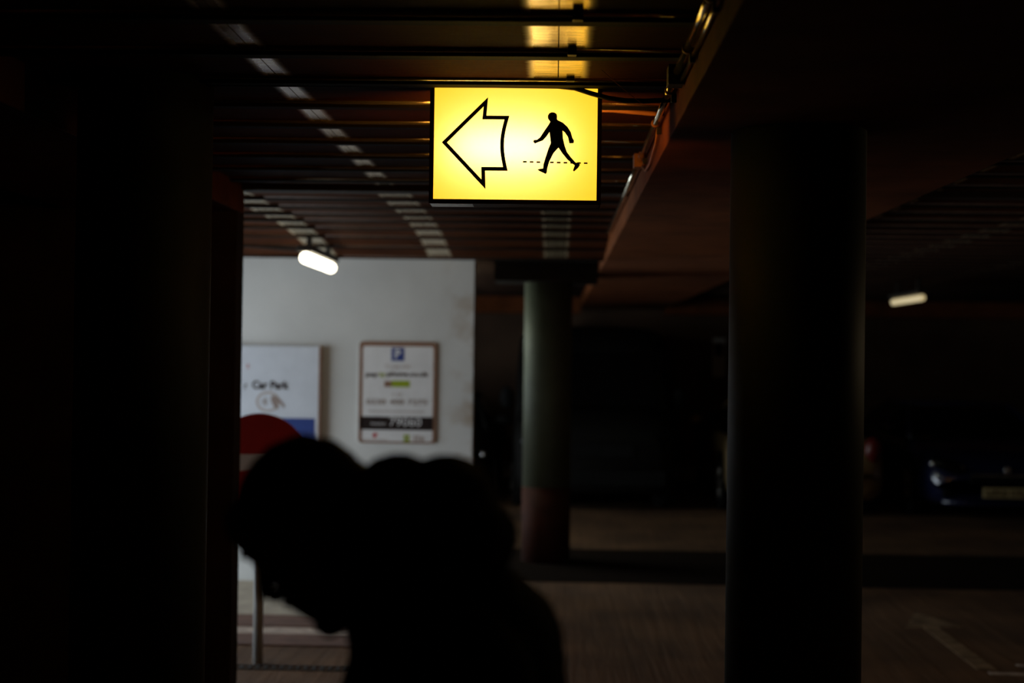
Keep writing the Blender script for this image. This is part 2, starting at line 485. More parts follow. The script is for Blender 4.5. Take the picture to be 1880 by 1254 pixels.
for edges, left in zones:
    far = [edges[0], edges[-1]]
    for i, y in enumerate(ribs_y):
        if y > 19.2: break
        y0 = y + 0.055; y1 = min(ribs_y[i + 1] if i + 1 < len(ribs_y) else y + .4, 19.3)
        if left and 10.3 < y < 10.55: continue
        if edges[0] < -4 and not 6.9 < y < 10.3: continue
        za, zb = zdeck(y0, left), zdeck(y1, left)
        es = edges if y < 15 else far
        gap = 0.0015
        for a, b in zip(es, es[1:]):
            p = obj('deck_panel', pan_mesh(b - a - 2 * gap, y1 - y0 + 0.006), ceiling, (a + gap, y0 - 0.003, za))
            p.rotation_euler = (math.atan2(zb - za, y1 - y0), 0, 0)
        zr = zdeck(y, left)
        rb = obj('deck_rib', rib_mesh(edges[-1] - edges[0]), ceiling, (edges[0], y, zr))
        obj('rib_lip', lip_mesh(edges[-1] - edges[0], 'bead' if y < 6.8 and left else 'dimlip'), rb, (0, 0, 0.001))  # far and right-hand lips coloured darker to hold back daylight glints
for (x, y, dx, dz) in ((0.045, 3.375, 0.026, 0.022), (0.036, 3.775, 0.024, 0.02), (0.036, 4.172, 0.024, 0.012)):
    B().box((x - dx / 2, y - 0.016, ZD - dz), (x + dx / 2, y + 0.01, ZD), 0.002).build('deck_clip', 'rubber', ceiling)

# floor: raised walk along the white wall, kerb lines, drain and paint
pv = structure(B().box((XL, 9.15, 0), (-0.45, 10.5, 0.012)).build('pavement', 'pave'))
structure(B().box((XL, 8.79, 0), (-0.45, 9.15, 0.010)).build('kerb_strip', 'kerb'))
structure(B().box((XL, 8.22, 0), (-0.45, 8.54, 0.010)).build('kerb_strip', 'kerb'))
B().box((XL, 8.56, 0), (-0.45, 8.77, 0.004)).build('painted_line', 'paleline', floor)
dr = B().box((XL, 7.60, 0), (-0.5, 7.615, 0.006)).box((XL, 7.685, 0), (-0.5, 7.70, 0.006))
for k in range(90):
    x = XL + 0.04 + k * 0.0435
    dr.box((x, 7.615, 0), (x + 0.018, 7.685, 0.005))
structure(dr.build('drain_channel', 'drain'))
structure(B().box((-0.45, 10.75, 0), (XR, 12.6, 0.004)).build('floor_strip', 'darkstrip'), 'near-black strip crossing the concrete floor')  # thin near-black strip laid over the floor
def flat(name, pts, z, m):
    vs = [(x, y, 0.0005) for x, y in pts] + [(x, y, z) for x, y in pts]
    n = len(pts)
    fs = [tuple(range(n, 2 * n))] + [(k, (k + 1) % n, n + (k + 1) % n, n + k) for k in range(n)]
    return obj(name, mesh_from(name, vs, fs, m), floor)
flat('painted_arrow', [(2.36, 7.95), (2.47, 7.95), (2.48, 9.2), (2.64, 9.22), (2.47, 9.75), (2.26, 9.16), (2.38, 9.18)], 0.003, 'faintline')
flat('painted_line', [(2.40, 7.84), (3.6, 7.74), (3.6, 7.80), (2.40, 7.90)], 0.003, 'paleline')
flat('painted_line', [(2.62, 8.07), (3.0, 7.98), (3.0, 8.03), (2.62, 8.12)], 0.003, 'paleline')

# ---------------------------------------------------------------- round columns
def column(x, y, top, label, d=0.40):
    t = thing('column', (x, y, 0), label, 'column')
    r = d / 2
    B().lathe([(r, 0.62), (r, top)], 64).build('shaft', 'column', t)
    B().lathe([(r + 0.003, 0), (r + 0.003, 0.62)], 64).build('painted_base', 'band', t)
    return t
column(0.722, 4.28, ZB, 'thick round column with red-brown base under the wide beam')
column(-1.25, 4.28, ZD, 'dark round pillar beside the brown pier wall')
column(-0.055, 11.87, 2.315, 'distant round column, pale down one side, behind the bowed person')
structure(B().box((-0.5, 11.6, 2.315), (0.347, 12.15, ZD + 0.1)).build('ceiling_beam', 'cross'), 'short dark beam on top of the distant column')

# ---------------------------------------------------------------- illuminated sign
K = 4.27 / FPX
SX, SZ = -0.126, 2.339                                   # centre of the sign face
sg = thing('illuminated_sign', (SX, 4.27, 2.16), 'glowing yellow sign with arrow and walking figure hung below the deck', 'sign')
HW, HH, DP = 0.2455, 0.1690, 0.11
cz0 = SZ - 2.16
bz = 0.013
def quadbar(name, pts, y0, y1, m, parent):
    b = B().poly(pts, y0, y1); return b.build(name, m, parent)
fo = [(-HW - bz, cz0 - HH - bz), (HW + bz, cz0 - HH - bz), (HW + bz, cz0 + HH + 0.006), (-HW - bz, cz0 + HH + 0.006)]
fi = [(-HW, cz0 - HH), (HW, cz0 - HH), (HW, cz0 + HH), (-HW, cz0 + HH)]
for yy in ((-0.006, 0.004), (DP - 0.004, DP + 0.006)):
    for k in range(4):
        j = (k + 1) % 4
        quadbar('frame_bar', [fo[k], fo[j], fi[j], fi[k]], yy[0], yy[1], 'frame', sg)
x0, x1, z0, z1 = -HW - bz + 0.001, HW + bz - 0.001, cz0 - HH - bz + 0.001, cz0 + HH + 0.005
cs = B().box((x0, 0.004, z0), (x1, DP - 0.004, z0 + 0.004)).box((x0, 0.004, z1 - 0.004), (x1, DP - 0.004, z1))
cs.box((x0, 0.004, z0), (x0 + 0.004, DP - 0.004, z1)).box((x1 - 0.004, 0.004, z0), (x1, DP - 0.004, z1))
cs.build('casing', 'frame', sg)
for yy, nm, mm_ in ((0.001, 'lit_panel', 'panel'), (DP - 0.001, 'rear_panel', 'rearpanel')):
    obj(nm, mesh_from(nm, [(-HW, yy, cz0 - HH), (HW, yy, cz0 - HH), (HW, yy, cz0 + HH), (-HW, yy, cz0 + HH)], [(0, 1, 2, 3)], mm_), sg)
B().box((-HW - 0.010, 0.002, z0 - 0.0015), (-HW + 0.118, 0.088, z0), 0).build('pale_strip', 'palemetal', sg)  # pale metal plate along part of the underside
B().box((-HW - 0.008, DP - 0.012, z0 + 0.004), (HW + 0.008, DP - 0.009, z1 - 0.004)).build('added_light_divider', 'signwhite', sg)  # unseen divider added to keep rear panel light off the front face
tl = bpy.data.lights.new('sign_tube', 'AREA'); tl.shape = 'RECTANGLE'; tl.size = 0.30; tl.size_y = 0.06; tl.energy = 0.46
tl.color = (1.0, 0.94, 0.80)
to = bpy.data.objects.new('sign_tube', tl); link(to, sg, (-0.03, 0.088, cz0 - 0.01)); to.rotation_euler = (math.radians(-90), 0, 0)
def sp(cxp, cyp):                                        # figure coordinates: enlarged-photo pixels -> metres on the face
    u, v = cxp / 2.9375 + 760, cyp / 2.9375
    return ((u - 942.0) * K, (262.5 - v) * K + cz0)
ap = [(150, 767), (372, 545), (365, 630), (487, 630)]
ap += [(487 - 22 * math.sin(math.pi * k / 12) - 5 * k / 12, 630 + 278 * k / 12) for k in range(1, 12)]
ap += [(482, 908), (362, 908), (365, 992)]
o2, i2 = stroke([sp(*p) for p in ap], 0.0112)
ring_mesh('arrow_outline', o2, i2, -0.0005, 0.0008, 'black', sg)
man = [(722, 650), (712, 668), (690, 700), (668, 735), (650, 749), (634, 750), (631, 760), (640, 769), (655, 762), (682, 752), (702, 730),
       (718, 706), (722, 735), (726, 765), (712, 800), (698, 845), (688, 880), (686, 903), (655, 908), (664, 916), (688, 927), (700, 933),
       (706, 925), (709, 900), (719, 865), (741, 820), (767, 790), (790, 822), (815, 852), (845, 877), (857, 884), (847, 912), (853, 918),
       (876, 897), (885, 881), (877, 872), (861, 870), (836, 843), (813, 813), (801, 780), (791, 740), (788, 697), (801, 707), (818, 732),
       (826, 766), (848, 765), (851, 752), (842, 737), (833, 706), (815, 678), (790, 655), (762, 642), (757, 636), (758, 620), (754, 607),
       (742, 600), (728, 599), (715, 605), (708, 618), (709, 633), (716, 643)]
B().poly([sp(*p) for p in man], -0.0005, 0.0008).build('walking_figure', 'black', sg)
x = 577
while x < 925:
    if not (680 < x + 10 < 712):
        zz = 868 + (x - 577) * 0.014
        B().poly([sp(x, zz - 4.2), sp(x + 20, zz - 4.2), sp(x + 20, zz + 4.2), sp(x, zz + 4.2)], -0.0003, 0.0008).build('ground_dash', 'black', sg)
    x += 36.5

# cables and conduit
tag(B().tube([(-1.5, 4.245, 2.505), (-0.9, 4.243, 2.507), (-0.2, 4.243, 2.509), (0.0, 4.243, 2.508), (0.05, 4.243, 2.503), (0.10, 4.243, 2.487),
              (0.15, 4.243, 2.474), (0.20, 4.243, 2.467), (0.26, 4.243, 2.466), (0.335, 4.243, 2.470)], 0.0075, 10).build('cable', 'rubber'),
    'black cable running along the top of the glowing sign to the beam', 'cable')
tag(B().tube([(0.10, 4.62, 2.505), (0.18, 4.62, 2.504), (0.24, 4.62, 2.499), (0.30, 4.62, 2.494), (0.345, 4.62, 2.494)], 0.008, 10).build('cable', 'orangebox'),
    'brown cable behind the glowing sign, sagging towards the beam', 'cable')
arc = [(0.12 + 0.12 * t, 3.95 + 0.10 * t, 2.50 - 0.09 * t * (1.0 - 0.15 * t)) for t in [k / 8 for k in range(9)]]
tag(B().tube(arc, 0.0011, 6).build('loose_wire', 'orangebox'), 'thin loose wire dangling from the deck near the conduit', 'wire')
cd = thing('conduit', (0.324, 2.6, 2.478), 'galvanised conduit pipes clipped along the side of the wide beam', 'conduit')
B().tube([(0, 0, 0), (0, 1.28, 0.002)], 0.0115, 16).build('pipe', 'conduit', cd)
B().tube([(0, 1.34, 0.002), (0.0, 2.1, 0.0), (0.0, 3.0, 0.0)], 0.0105, 16).build('pipe', 'conduit', cd)
B().tube([(0, 3.06, 0.0), (0.0, 4.4, 0.0), (0.0, 6.3, 0.0)], 0.0100, 12).build('pipe', 'conduit', cd)
B().tube([(0.013, 0, -0.022), (0.013, 1.28, -0.020)], 0.006, 10).build('pipe', 'conduit', cd)
for y in (0.45, 0.97, 1.53, 2.12, 2.85):
    B().lathe([(0.0125, -0.006), (0.0145, -0.004), (0.0145, 0.004), (0.0125, 0.006)], 20, 'Y', (0, y, 0)).build('pipe_saddle', 'frame', cd)
    B().box((0.004, y - 0.007, -0.036), (0.02, y + 0.007, -0.012), 0.002).build('saddle_tail', 'rubber', cd)
B().box((-0.024, 1.28, -0.030), (0.019, 1.345, 0.025), 0.003).build('junction_box', 'rubber', cd)
B().box((-0.022, 2.99, -0.028), (0.019, 3.06, 0.026), 0.003).build('junction_box', 'orangebox', cd)
B().tube([(0.010, 2.15, -0.008), (0.014, 2.3, -0.04), (0.014, 2.6, -0.07), (0.014, 2.85, -0.062), (0.010, 3.0, -0.02)], 0.004, 8).build('flex', 'orangebox', cd)

# ---------------------------------------------------------------- fluorescent battens
def batten(x, y0, y1, z, zc, tm, label, r0=0.046):
    t = thing('fluorescent_batten', (x, (y0 + y1) / 2, z), label, 'ceiling lamp')
    h = (y1 - y0) / 2
    B().tube([(0, -h, 0), (0, -h + 0.03, 0), (0, h - 0.03, 0), (0, h, 0)], [r0 * 0.65, r0, r0, r0 * 0.65], 20).build('diffuser', tm, t)
    B().box((-0.05, -h - 0.01, 0.038), (0.05, h + 0.01, 0.075), 0.006).build('lamp_body', 'fitting', t)
    for s in (-1, 1):
        B().box((-0.015, s * h * 0.7 - 0.015, 0.07), (0.015, s * h * 0.7 + 0.015, zc - z)).build('hanger', 'fitting', t)
    return t
batten(-1.57, 8.85, 9.92, 2.30, 2.44, 'tube', 'bright white fluorescent lamp hung in front of the white wall', 0.038)
batten(3.50, 13.65, 14.85, 2.31, ZD, 'dimtube', 'dim yellowish fluorescent lamp hung above the parked cars', 0.032)
batten(-1.35, 11.95, 13.15, 2.30, ZD, 'coolfill', 'added unseen cool lamp behind the white partition wall, lighting the distant column')  # lamp added out of sight to brighten the distant column's left side
batten(3.52, 5.6, 6.8, 2.30, ZD, 'warmfill', 'added off-view warm lamp beside the wide beam, lighting the right-hand floor')  # lamp added out of view to lift the right-hand floor and decking
tag(B().tube([(-2.6, 9.60, 2.43), (-2.1, 9.61, 2.425), (-1.70, 9.62, 2.40), (-1.635, 9.62, 2.375)], 0.01, 8).build('cable', 'rubber'), 'short black cable feeding the bright fluorescent lamp', 'cable')

# ---------------------------------------------------------------- no-entry sign on its post
ns = thing('no_entry_sign', (-1.60, 7.75, 0), 'round red no-entry sign on a grey post beside the pier wall', 'sign')
B().tube([(0, 0, 0), (0, 0, 1.36)], 0.027, 20).build('post', 'post', ns)
B().lathe([(0.270, -0.034), (0.270, -0.030)], 64, 'Y', (0, 0, 1.10)).build('disc', 'red', ns)
B().box((-0.205, -0.0365, 1.055), (0.205, -0.034, 1.145)).build('white_bar', 'signwhite', ns)
for z in (0.98, 1.22):
    B().box((-0.035, -0.031, z - 0.015), (0.035, 0.028, z + 0.015), 0.003).build('clamp', 'post', ns)

# ---------------------------------------------------------------- notices on the white wall
Q = 10.46 / FPX
pay = thing('parking_notice', (-1.156, 10.5, 1.42), 'white parking notice with brown border and black number strip on the white wall', 'notice')
def q(cxp, cyp): return ((cxp - 505) / 5.7 * Q, -(cyp - 635) / 5.7 * Q)
def qrect(name, a, b, m, y=-0.0140, dy=0.0012):
    (xa, za), (xb, zb) = q(*a), q(*b)
    return B().box((min(xa, xb), y, min(za, zb)), (max(xa, xb), y + dy, max(za, zb))).build(name, m, pay)
(xa, za), (xb, zb) = q(95, 1170), q(915, 100)
B().poly(rrect(xa, za, xb, zb, 0.03), -0.0125, 0.0).build('board', 'signwhite', pay)
(xc, zc_), (xd, zd_) = q(133, 1150), q(878, 150)
ring_mesh('border', rrect(xa, za, xb, zb, 0.03), rrect(xc, zc_, xd, zd_, 0.02), -0.0140, -0.0125, 'brownline', pay)
qrect('blue_square', (435, 165), (570, 303), 'blue')
def qtext(name, s, cxp, cyp, hpx, wpx, m, bold=0.0, y=-0.0148):
    X, Z = q(cxp, cyp)
    return text(name, s, hpx / 5.7 * Q / 0.72, X, y, Z, m, pay, wpx / 5.7 * Q, bold)
qtext('letter', 'P', 503, 235, 95, 62, 'signwhite', 0.002)
qtext('lettering', 'To pay visit', 500, 362, 34, 270, 'paleprint')
qtext('lettering', 'pay', 232, 448, 50, 130, 'darkprint', 0.001)
qtext('lettering', 'by', 345, 448, 50, 62, 'green', 0.001)
qtext('lettering', 'phone.co.uk', 610, 442, 50, 430, 'darkprint', 0.001)
qrect('green_bar', (440, 510), (632, 578), 'green'); qrect('green_bar', (365, 515), (440, 578), 'brownline', -0.0139)
qtext('lettering', 'or call', 495, 655, 34, 100, 'paleprint')
qtext('lettering', '0330', 278, 738, 58, 200, 'greyprint', 0.0005)
qtext('lettering', '400', 497, 738, 58, 150, 'greyprint', 0.0005)
qtext('lettering', '7275', 715, 738, 58, 200, 'greyprint', 0.0005)
qrect('thin_rule', (200, 830), (790, 842), 'paleprint')
qrect('black_strip', (108, 890), (888, 1030), 'darkprint')
qtext('lettering', 'location', 305, 965, 30, 150, 'signwhite')
qtext('number', '79060', 592, 948, 92, 335, 'signwhite', 0.0)
(xe, ze) = q(270, 1090)
B().poly([(xe - 0.02, ze), (xe, ze + 0.022), (xe + 0.02, ze + 0.014), (xe + 0.012, ze - 0.01), (xe, ze - 0.02)], -0.014, -0.0128).build('red_emblem', 'red', pay)
qrect('thin_rule', (110, 1130), (400, 1140), 'paleprint')
for a in (0, 1):
    for b in (0, 1):
        qrect('green_tile', (575 + a * 34, 1078 + b * 42), (604 + a * 34, 1114 + b * 42), 'green')
qrect('grey_mark', (680, 1080), (705, 1145), 'paleprint'); qrect('grey_mark', (715, 1080), (740, 1145), 'paleprint'); qrect('grey_mark', (752, 1095), (790, 1145), 'paleprint')

bd = thing('car_park_board', (-2.30, 10.499, 1.30), 'large pale board lettered Car Park with card icon and blue foot', 'notice')
def r(u, v):                                              # photo pixels -> metres on the board
    return ((u - 1018 + 0.0133 * (v - 655)) * Q + 2.30, 0.40 - ((v - 655) - 0.0133 * (u - 1018)) * Q)
xR, zT = r(585, 636); 
B().box((-0.62, -0.05, -0.55), (xR, 0.0, zT), 0.004).build('board', 'board', bd)
B().box((xR, -0.052, -0.55), (xR + 0.016, 0.0, zT), 0.002).build('edge_trim', 'brownline', bd)
X, Z = r(495, 708); text('lettering', 'Car Park', 0.080, X, -0.0515, Z, 'darkprint', bd, 0.275, 0.003)
X, Z = r(449, 709); text('lettering', 'r', 0.078, X, -0.0515, Z, 'darkprint', bd, 0.022, 0.001)
X, Z = r(453, 672); text('lettering', 't', 0.06, X, -0.0515, Z, 'red', bd, 0.022)
xa, za = r(520, 768); xb, zb = r(576, 850)
B().box((-0.60, -0.0515, zb), (xb, -0.05, za)).build('blue_foot', 'blue', bd)
X, Z = r(490, 738)
oo = [(X + 0.088 * math.cos(a), Z + 0.076 * math.sin(a)) for a in [2 * math.pi * k / 36 for k in range(36)]]
ii = [(X + 0.072 * math.cos(a), Z + 0.060 * math.sin(a)) for a in [2 * math.pi * k / 36 for k in range(36)]]
ring_mesh('card_icon_ring', oo, ii, -0.0515, -0.05, 'paleprint', bd)
for k, rr_ in enumerate((0.018, 0.032, 0.046)):
    aa = [math.radians(-45 + 90 * t / 8) for t in range(9)]
    o_ = [(X - 0.052 + rr_ * math.cos(a), Z + rr_ * math.sin(a)) for a in aa]
    i_ = [(X - 0.052 + (rr_ - 0.007) * math.cos(a), Z + (rr_ - 0.007) * math.sin(a)) for a in aa]
    B().poly(o_ + i_[::-1], -0.0515, -0.05).build('wave_mark', 'greyprint', bd)
def hp(cxp, cyp): return r(436 + cxp / 5.7, 620 + cyp / 5.7)
B().poly([hp(*p) for p in [(345, 610), (400, 615), (440, 650), (490, 715), (478, 742), (425, 672), (405, 680), (425, 750), (385, 745), (345, 680), (335, 640)]], -0.0518, -0.05).build('hand_icon', 'greyprint', bd)

# ---------------------------------------------------------------- parked vehicles
def loft(name, secs, m, parent, caps=True):
    """secs: list of closed rings with equal counts"""
    n = len(secs[0]); vs = [p for s in secs for p in s]; fs = []
    for i in range(len(secs) - 1):
        for k in range(n):
            j = (k + 1) % n
            fs.append((i * n + k, i * n + j, (i + 1) * n + j, (i + 1) * n + k))
    if caps:
        fs += [tuple(range(n))[::-1], tuple(range((len(secs) - 1) * n, len(secs) * n))]
    me = mesh_from(name, vs, fs, m, True)
    b = bmesh.new(); b.from_mesh(me); bmesh.ops.recalc_face_normals(b, faces=b.faces); b.to_mesh(me); b.free()
    return obj(name, me, parent)

def body_ring(y, hw, zl, zt, crown=0.03):
    half = [(0.0, zl), (hw * 0.86, zl), (hw * 0.97, zl + 0.07), (hw, zl + 0.20), (hw, zt - 0.22), (hw * 0.985, zt - 0.12),
            (hw * 0.93, zt - 0.04), (hw * 0.80, zt), (hw * 0.4, zt + crown * 0.8), (0.0, zt + crown)]
    ring = [(x, y, z) for x, z in half] + [(-x, y, z) for x, z in half[-2:0:-1]]
    return ring

def plan_ring(z, y0, y1, hw0, hw1, c=0.12):
    return [(-hw0 + c, y0, z), (hw0 - c, y0, z), (hw0, y0 + c, z), (hw1, y1 - c, z), (hw1 - c, y1, z), (-hw1 + c, y1, z), (-hw1, y1 - c, z), (-hw0, y0 + c, z)]

def wheel(parent, x, y, rad, s):
    wl = B().lathe([(rad * 0.62, -0.10), (rad * 0.93, -0.10), (rad, -0.07), (rad, 0.07), (rad * 0.93, 0.10), (rad * 0.62, 0.10)], 32, 'X', (x, y, rad)).build('wheel', 'tyre', parent)
    rim = B().lathe([(rad * 0.63, s * 0.07), (rad * 0.63, s * 0.103), (rad * 0.56, s * 0.105), (rad * 0.5, s * 0.085), (rad * 0.12, s * 0.1)], 24, 'X', (x, y, rad))
    for k in range(5):
        a = 2 * math.pi * k / 5
        rim.tube([(x + s * 0.098, y + rad * 0.1 * math.cos(a), rad + rad * 0.1 * math.sin(a)), (x + s * 0.10, y + rad * 0.58 * math.cos(a), rad + rad * 0.58 * math.sin(a))], 0.022, 8)
    rim.build('rim', 'alloy', wl)

def plate_part(t, y, z, flip):
    p = B().box((-0.26, min(y, y + flip * 0.012), z - 0.055), (0.26, max(y, y + flip * 0.012), z + 0.055), 0.003).build('number_plate', 'plate', t)
    yy = y - 0.002 if flip > 0 else y + 0.002
    x = -0.225
    for k in range(7):                                    # the characters are not legible: plain dark strokes
        if k == 4: x += 0.03
        B().box((x, min(yy, y), z - 0.036), (x + 0.012, max(yy, y), z + 0.036)).box((x + 0.03, min(yy, y), z - 0.036), (x + 0.042, max(yy, y), z + (0.036 if k % 2 else 0.0)))\
            .box((x, min(yy, y), z + (0.024 if k % 3 else -0.036)), (x + 0.042, max(yy, y), z + (0.036 if k % 3 else -0.024))).build('character', 'darkprint', p)
        x += 0.058

def car(loc, label, paint, length=4.2, hw=0.86, roof=1.28, rear=False, rotz=0.0):
    t = thing('parked_car', loc, label, 'car', None, (0, 0, rotz))
    L_ = length
    k = roof / 1.28
    secs = [(0.00, hw * 0.66, 0.24, 0.50), (0.05, hw * 0.86, 0.19, 0.585), (0.16, hw * 0.94, 0.17, 0.645), (0.40, hw * 0.985, 0.16, 0.715), (0.90, hw, 0.16, 0.79),
            (1.30, hw, 0.16, 0.835), (2.2, hw, 0.16, 0.86), (L_ - 0.9, hw, 0.16, 0.88), (L_ - 0.35, hw * 0.985, 0.17, 0.86), (L_ - 0.10, hw * 0.93, 0.20, 0.80), (L_, hw * 0.78, 0.28, 0.66)]
    loft('body_shell', [body_ring(y, w_, zl, zt) for y, w_, zl, zt in secs], paint, t)
    b0, b1 = 1.12, L_ - 0.42
    r0, r1 = 1.90, L_ - 1.05
    gl = loft('windows', [plan_ring(0.82, b0, b1, hw * 0.90, hw * 0.90), plan_ring(0.88, b0 + 0.08, b1 - 0.03, hw * 0.92, hw * 0.92), plan_ring(1.10 * k, (b0 + r0) / 2 + 0.05, b1 - 0.28, hw * 0.80, hw * 0.82), plan_ring(roof - 0.05, r0, r1, hw * 0.70, hw * 0.70)], 'glass', t)
    loft('roof', [plan_ring(roof - 0.055, r0 - 0.03, r1 + 0.03, hw * 0.71, hw * 0.71), plan_ring(roof - 0.02, r0 + 0.04, r1 - 0.03, hw * 0.67, hw * 0.67), plan_ring(roof, r0 + 0.25, r1 - 0.25, hw * 0.45, hw * 0.45)], paint, t)
    for s in (-1, 1):
        B().tube([(s * hw * 0.88, b0 + 0.02, 0.83), (s * hw * 0.79, (b0 + r0) / 2, 1.06 * k), (s * hw * 0.68, r0, roof - 0.04)], 0.03, 8).build('pillar', paint, t)
        for y in (0.80, L_ - 0.85):
            wheel(t, s * (hw - 0.09), y, 0.305, s)
            B().lathe([(0.35, s * 0.0), (0.35, s * 0.012)], 32, 'X', (s * (hw - 0.004), y, 0.315)).build('wheel_arch', 'trim', t)
        mi = B().ell((s * (hw + 0.09), 1.42, 0.93), (0.10, 0.055, 0.07)).build('wing_mirror', paint, t)
        B().box((s * (hw - 0.06) - 0.05, 1.40, 0.86), (s * (hw - 0.06) + 0.05, 1.45, 0.90), 0.005).build('mirror_arm', 'trim', mi)
        hl = B().ell((s * hw * 0.70, 0.09, 0.575), (0.20, 0.09, 0.075), Matrix.Rotation(s * -0.35, 3, 'Y') @ Matrix.Rotation(s * 0.35, 3, 'Z')).build('headlamp', 'glass', t)
        for dx, dz in ((0.165, 0.03), (-0.12, -0.012)):
            B().lathe([(0.012, -0.02), (0.036, 0.0), (0.036, 0.04)], 20, 'Y', (s * (hw * 0.70 + dx), 0.02 + 0.06 * (dx > 0), 0.575 + dz)).build('lamp_ring', 'chrome', hl)
        B().box((s * hw * 0.60 - 0.16, 0.005, 0.25), (s * hw * 0.60 + 0.16, 0.08, 0.34), 0.02).build('bumper_intake', 'trim', t)
        B().ell((s * hw * 0.80, L_ - 0.05, 0.74), (0.10, 0.09, 0.14)).build('tail_lamp', 'taillamp', t)
    gr = B().box((-0.40, -0.012, 0.40), (0.40, 0.08, 0.52), 0.015).build('grille', 'trim', t)
    for z in (0.425, 0.46, 0.495):
        B().box((-0.38, -0.018, z - 0.005), (0.38, -0.010, z + 0.005)).build('grille_slat', 'chrome' if z > 0.48 else 'trim', gr)
    B().lathe([(0.032, -0.008), (0.032, 0.03)], 24, 'Y', (0, 0.0, 0.555)).build('badge', 'chrome', t)
    B().tube([(-hw * 0.78, 0.06, 0.20), (-hw * 0.4, -0.005, 0.19), (0, -0.015, 0.19), (hw * 0.4, -0.005, 0.19), (hw * 0.78, 0.06, 0.20)], 0.028, 8).build('bumper_lip', paint, t)
    plate_part(t, -0.024, 0.31, 1)
    plate_part(t, L_ + 0.02, 0.50, -1)
    return t
car((4.85, 15.35, 0), 'dark blue car facing out, with headlamps and front number plate showing', 'bluepaint', roof=1.24)
car((2.76, 19.6, 0), 'champagne car backed towards the aisle, red tail lamp beside the dark blue car', 'tanpaint', rotz=math.pi, roof=1.22)
car((-1.55, 15.7, 0), 'black car parked beyond the white partition wall, beside the black van', 'blackpaint', roof=1.24)

vn = thing('parked_van', (0.45, 15.6, 0), 'tall black van parked behind the distant round column', 'van')
hv = 0.90
loft('body_shell', [body_ring(y, hv * w_, zl, zt, 0.02) for y, w_, zl, zt in ((0.0, 0.80, 0.24, 0.80), (0.06, 0.95, 0.20, 0.95), (0.5, 1, 0.19, 1.08), (0.75, 1, 0.19, 1.12))], 'blackpaint', vn)
loft('cargo_body', [body_ring(y, hv * w_, zl, zt, 0.03) for y, w_, zl, zt in ((0.74, 1.0, 0.19, 1.10), (1.15, 0.985, 0.19, 1.75), (1.45, 0.97, 0.19, 2.02), (2.2, 0.97, 0.19, 2.06), (3.5, 0.97, 0.19, 2.06), (3.62, 0.93, 0.22, 2.0))], 'blackpaint', vn)
vs = [(-0.72, 0.735, 1.13), (0.72, 0.735, 1.13), (0.70, 1.135, 1.76), (-0.70, 1.135, 1.76)]
obj('windscreen', mesh_from('windscreen', vs + [(x, y + 0.02, z - 0.01) for x, y, z in vs], [(0, 1, 2, 3), (7, 6, 5, 4), (0, 4, 5, 1), (1, 5, 6, 2), (2, 6, 7, 3), (3, 7, 4, 0)], 'glass'), vn)
for s in (-1, 1):
    for y in (0.72, 2.9):
        wheel(vn, s * (hv - 0.09), y, 0.32, s)
    B().ell((s * 0.68, 0.06, 0.76), (0.14, 0.06, 0.10)).build('headlamp', 'glass', vn)
    B().ell((s * (hv + 0.10), 0.98, 1.22), (0.08, 0.05, 0.13)).build('wing_mirror', 'trim', vn)
B().box((-0.45, -0.012, 0.60), (0.45, 0.06, 0.74), 0.015).build('grille', 'trim', vn)
B().box((-0.80, -0.02, 0.28), (0.80, 0.06, 0.46), 0.03).build('bumper', 'trim', vn)

nt_ = thing('wall_notice', (2.30, 20.0, 1.72), 'small pale notice on the far wall above the champagne car', 'notice')
B().box((-0.09, -0.012, -0.27), (0.09, 0, 0.27), 0.004).build('board', 'board', nt_)
B().box((-0.06, -0.014, 0.02), (0.06, -0.012, 0.20)).build('dark_panel', 'darkprint', nt_)

# ---------------------------------------------------------------- the person
def baked(name, b, m, parent, voxel, smooth=6, noise=0.0, nscale=0.1):
    me = b.mesh(name, m)
    o = bpy.data.objects.new(name, me); col.objects.link(o)
    md = o.modifiers.new('r', 'REMESH'); md.mode = 'VOXEL'; md.voxel_size = voxel; md.use_smooth_shade = True
    sm = o.modifiers.new('s', 'SMOOTH'); sm.iterations = smooth; sm.factor = 0.5
    if noise:
        tx = bpy.data.textures.new(name, 'CLOUDS'); tx.noise_scale = nscale
        d = o.modifiers.new('d', 'DISPLACE'); d.texture = tx; d.strength = noise; d.mid_level = 0.5; d.texture_coords = 'LOCAL'
    bpy.context.view_layer.update()
    me2 = bpy.data.meshes.new_from_object(o.evaluated_get(bpy.context.evaluated_depsgraph_get()))
    me2.name = name; me2.materials.clear(); me2.materials.append(MT[m])
    me2.polygons.foreach_set('use_smooth', [True] * len(me2.polygons))
    bpy.data.objects.remove(o); bpy.data.meshes.remove(me)
    return obj(name, me2, parent)

PX, PY = -0.10, 1.87                                      # where the person stands; faces -X
# local frame: x = backwards (+) / forwards (-), y = sideways, z = up; head frame (f, s, t) bowed by 45 degrees
phi = math.radians(45)
HC = Vector((-0.318 - PX, 0, 1.483))
HS = 0.98
Fv = Vector((-math.cos(phi), 0, -math.sin(phi))); Tv = Vector((-math.sin(phi), 0, math.cos(phi)))
def H(f, s, t): return HC + (Fv * f + Tv * t) * HS + Vector((0, s * HS, 0))
HR = Matrix((Fv, (0, 1, 0), Tv)).transposed()
def he(b, f, s, t, r_, rot=None):
    m = HR @ rot if rot else HR
    b.ell(H(f, s, t), [x * HS for x in r_], m, 24, 16)
body = B()
he(body, -0.004, 0, 0.020, (0.092, 0.074, 0.084)); he(body, 0.030, 0, -0.030, (0.060, 0.062, 0.075))
he(body, 0.036, 0, -0.078, (0.050, 0.050, 0.034)); he(body, 0.072, 0, -0.110, (0.022, 0.026, 0.020))
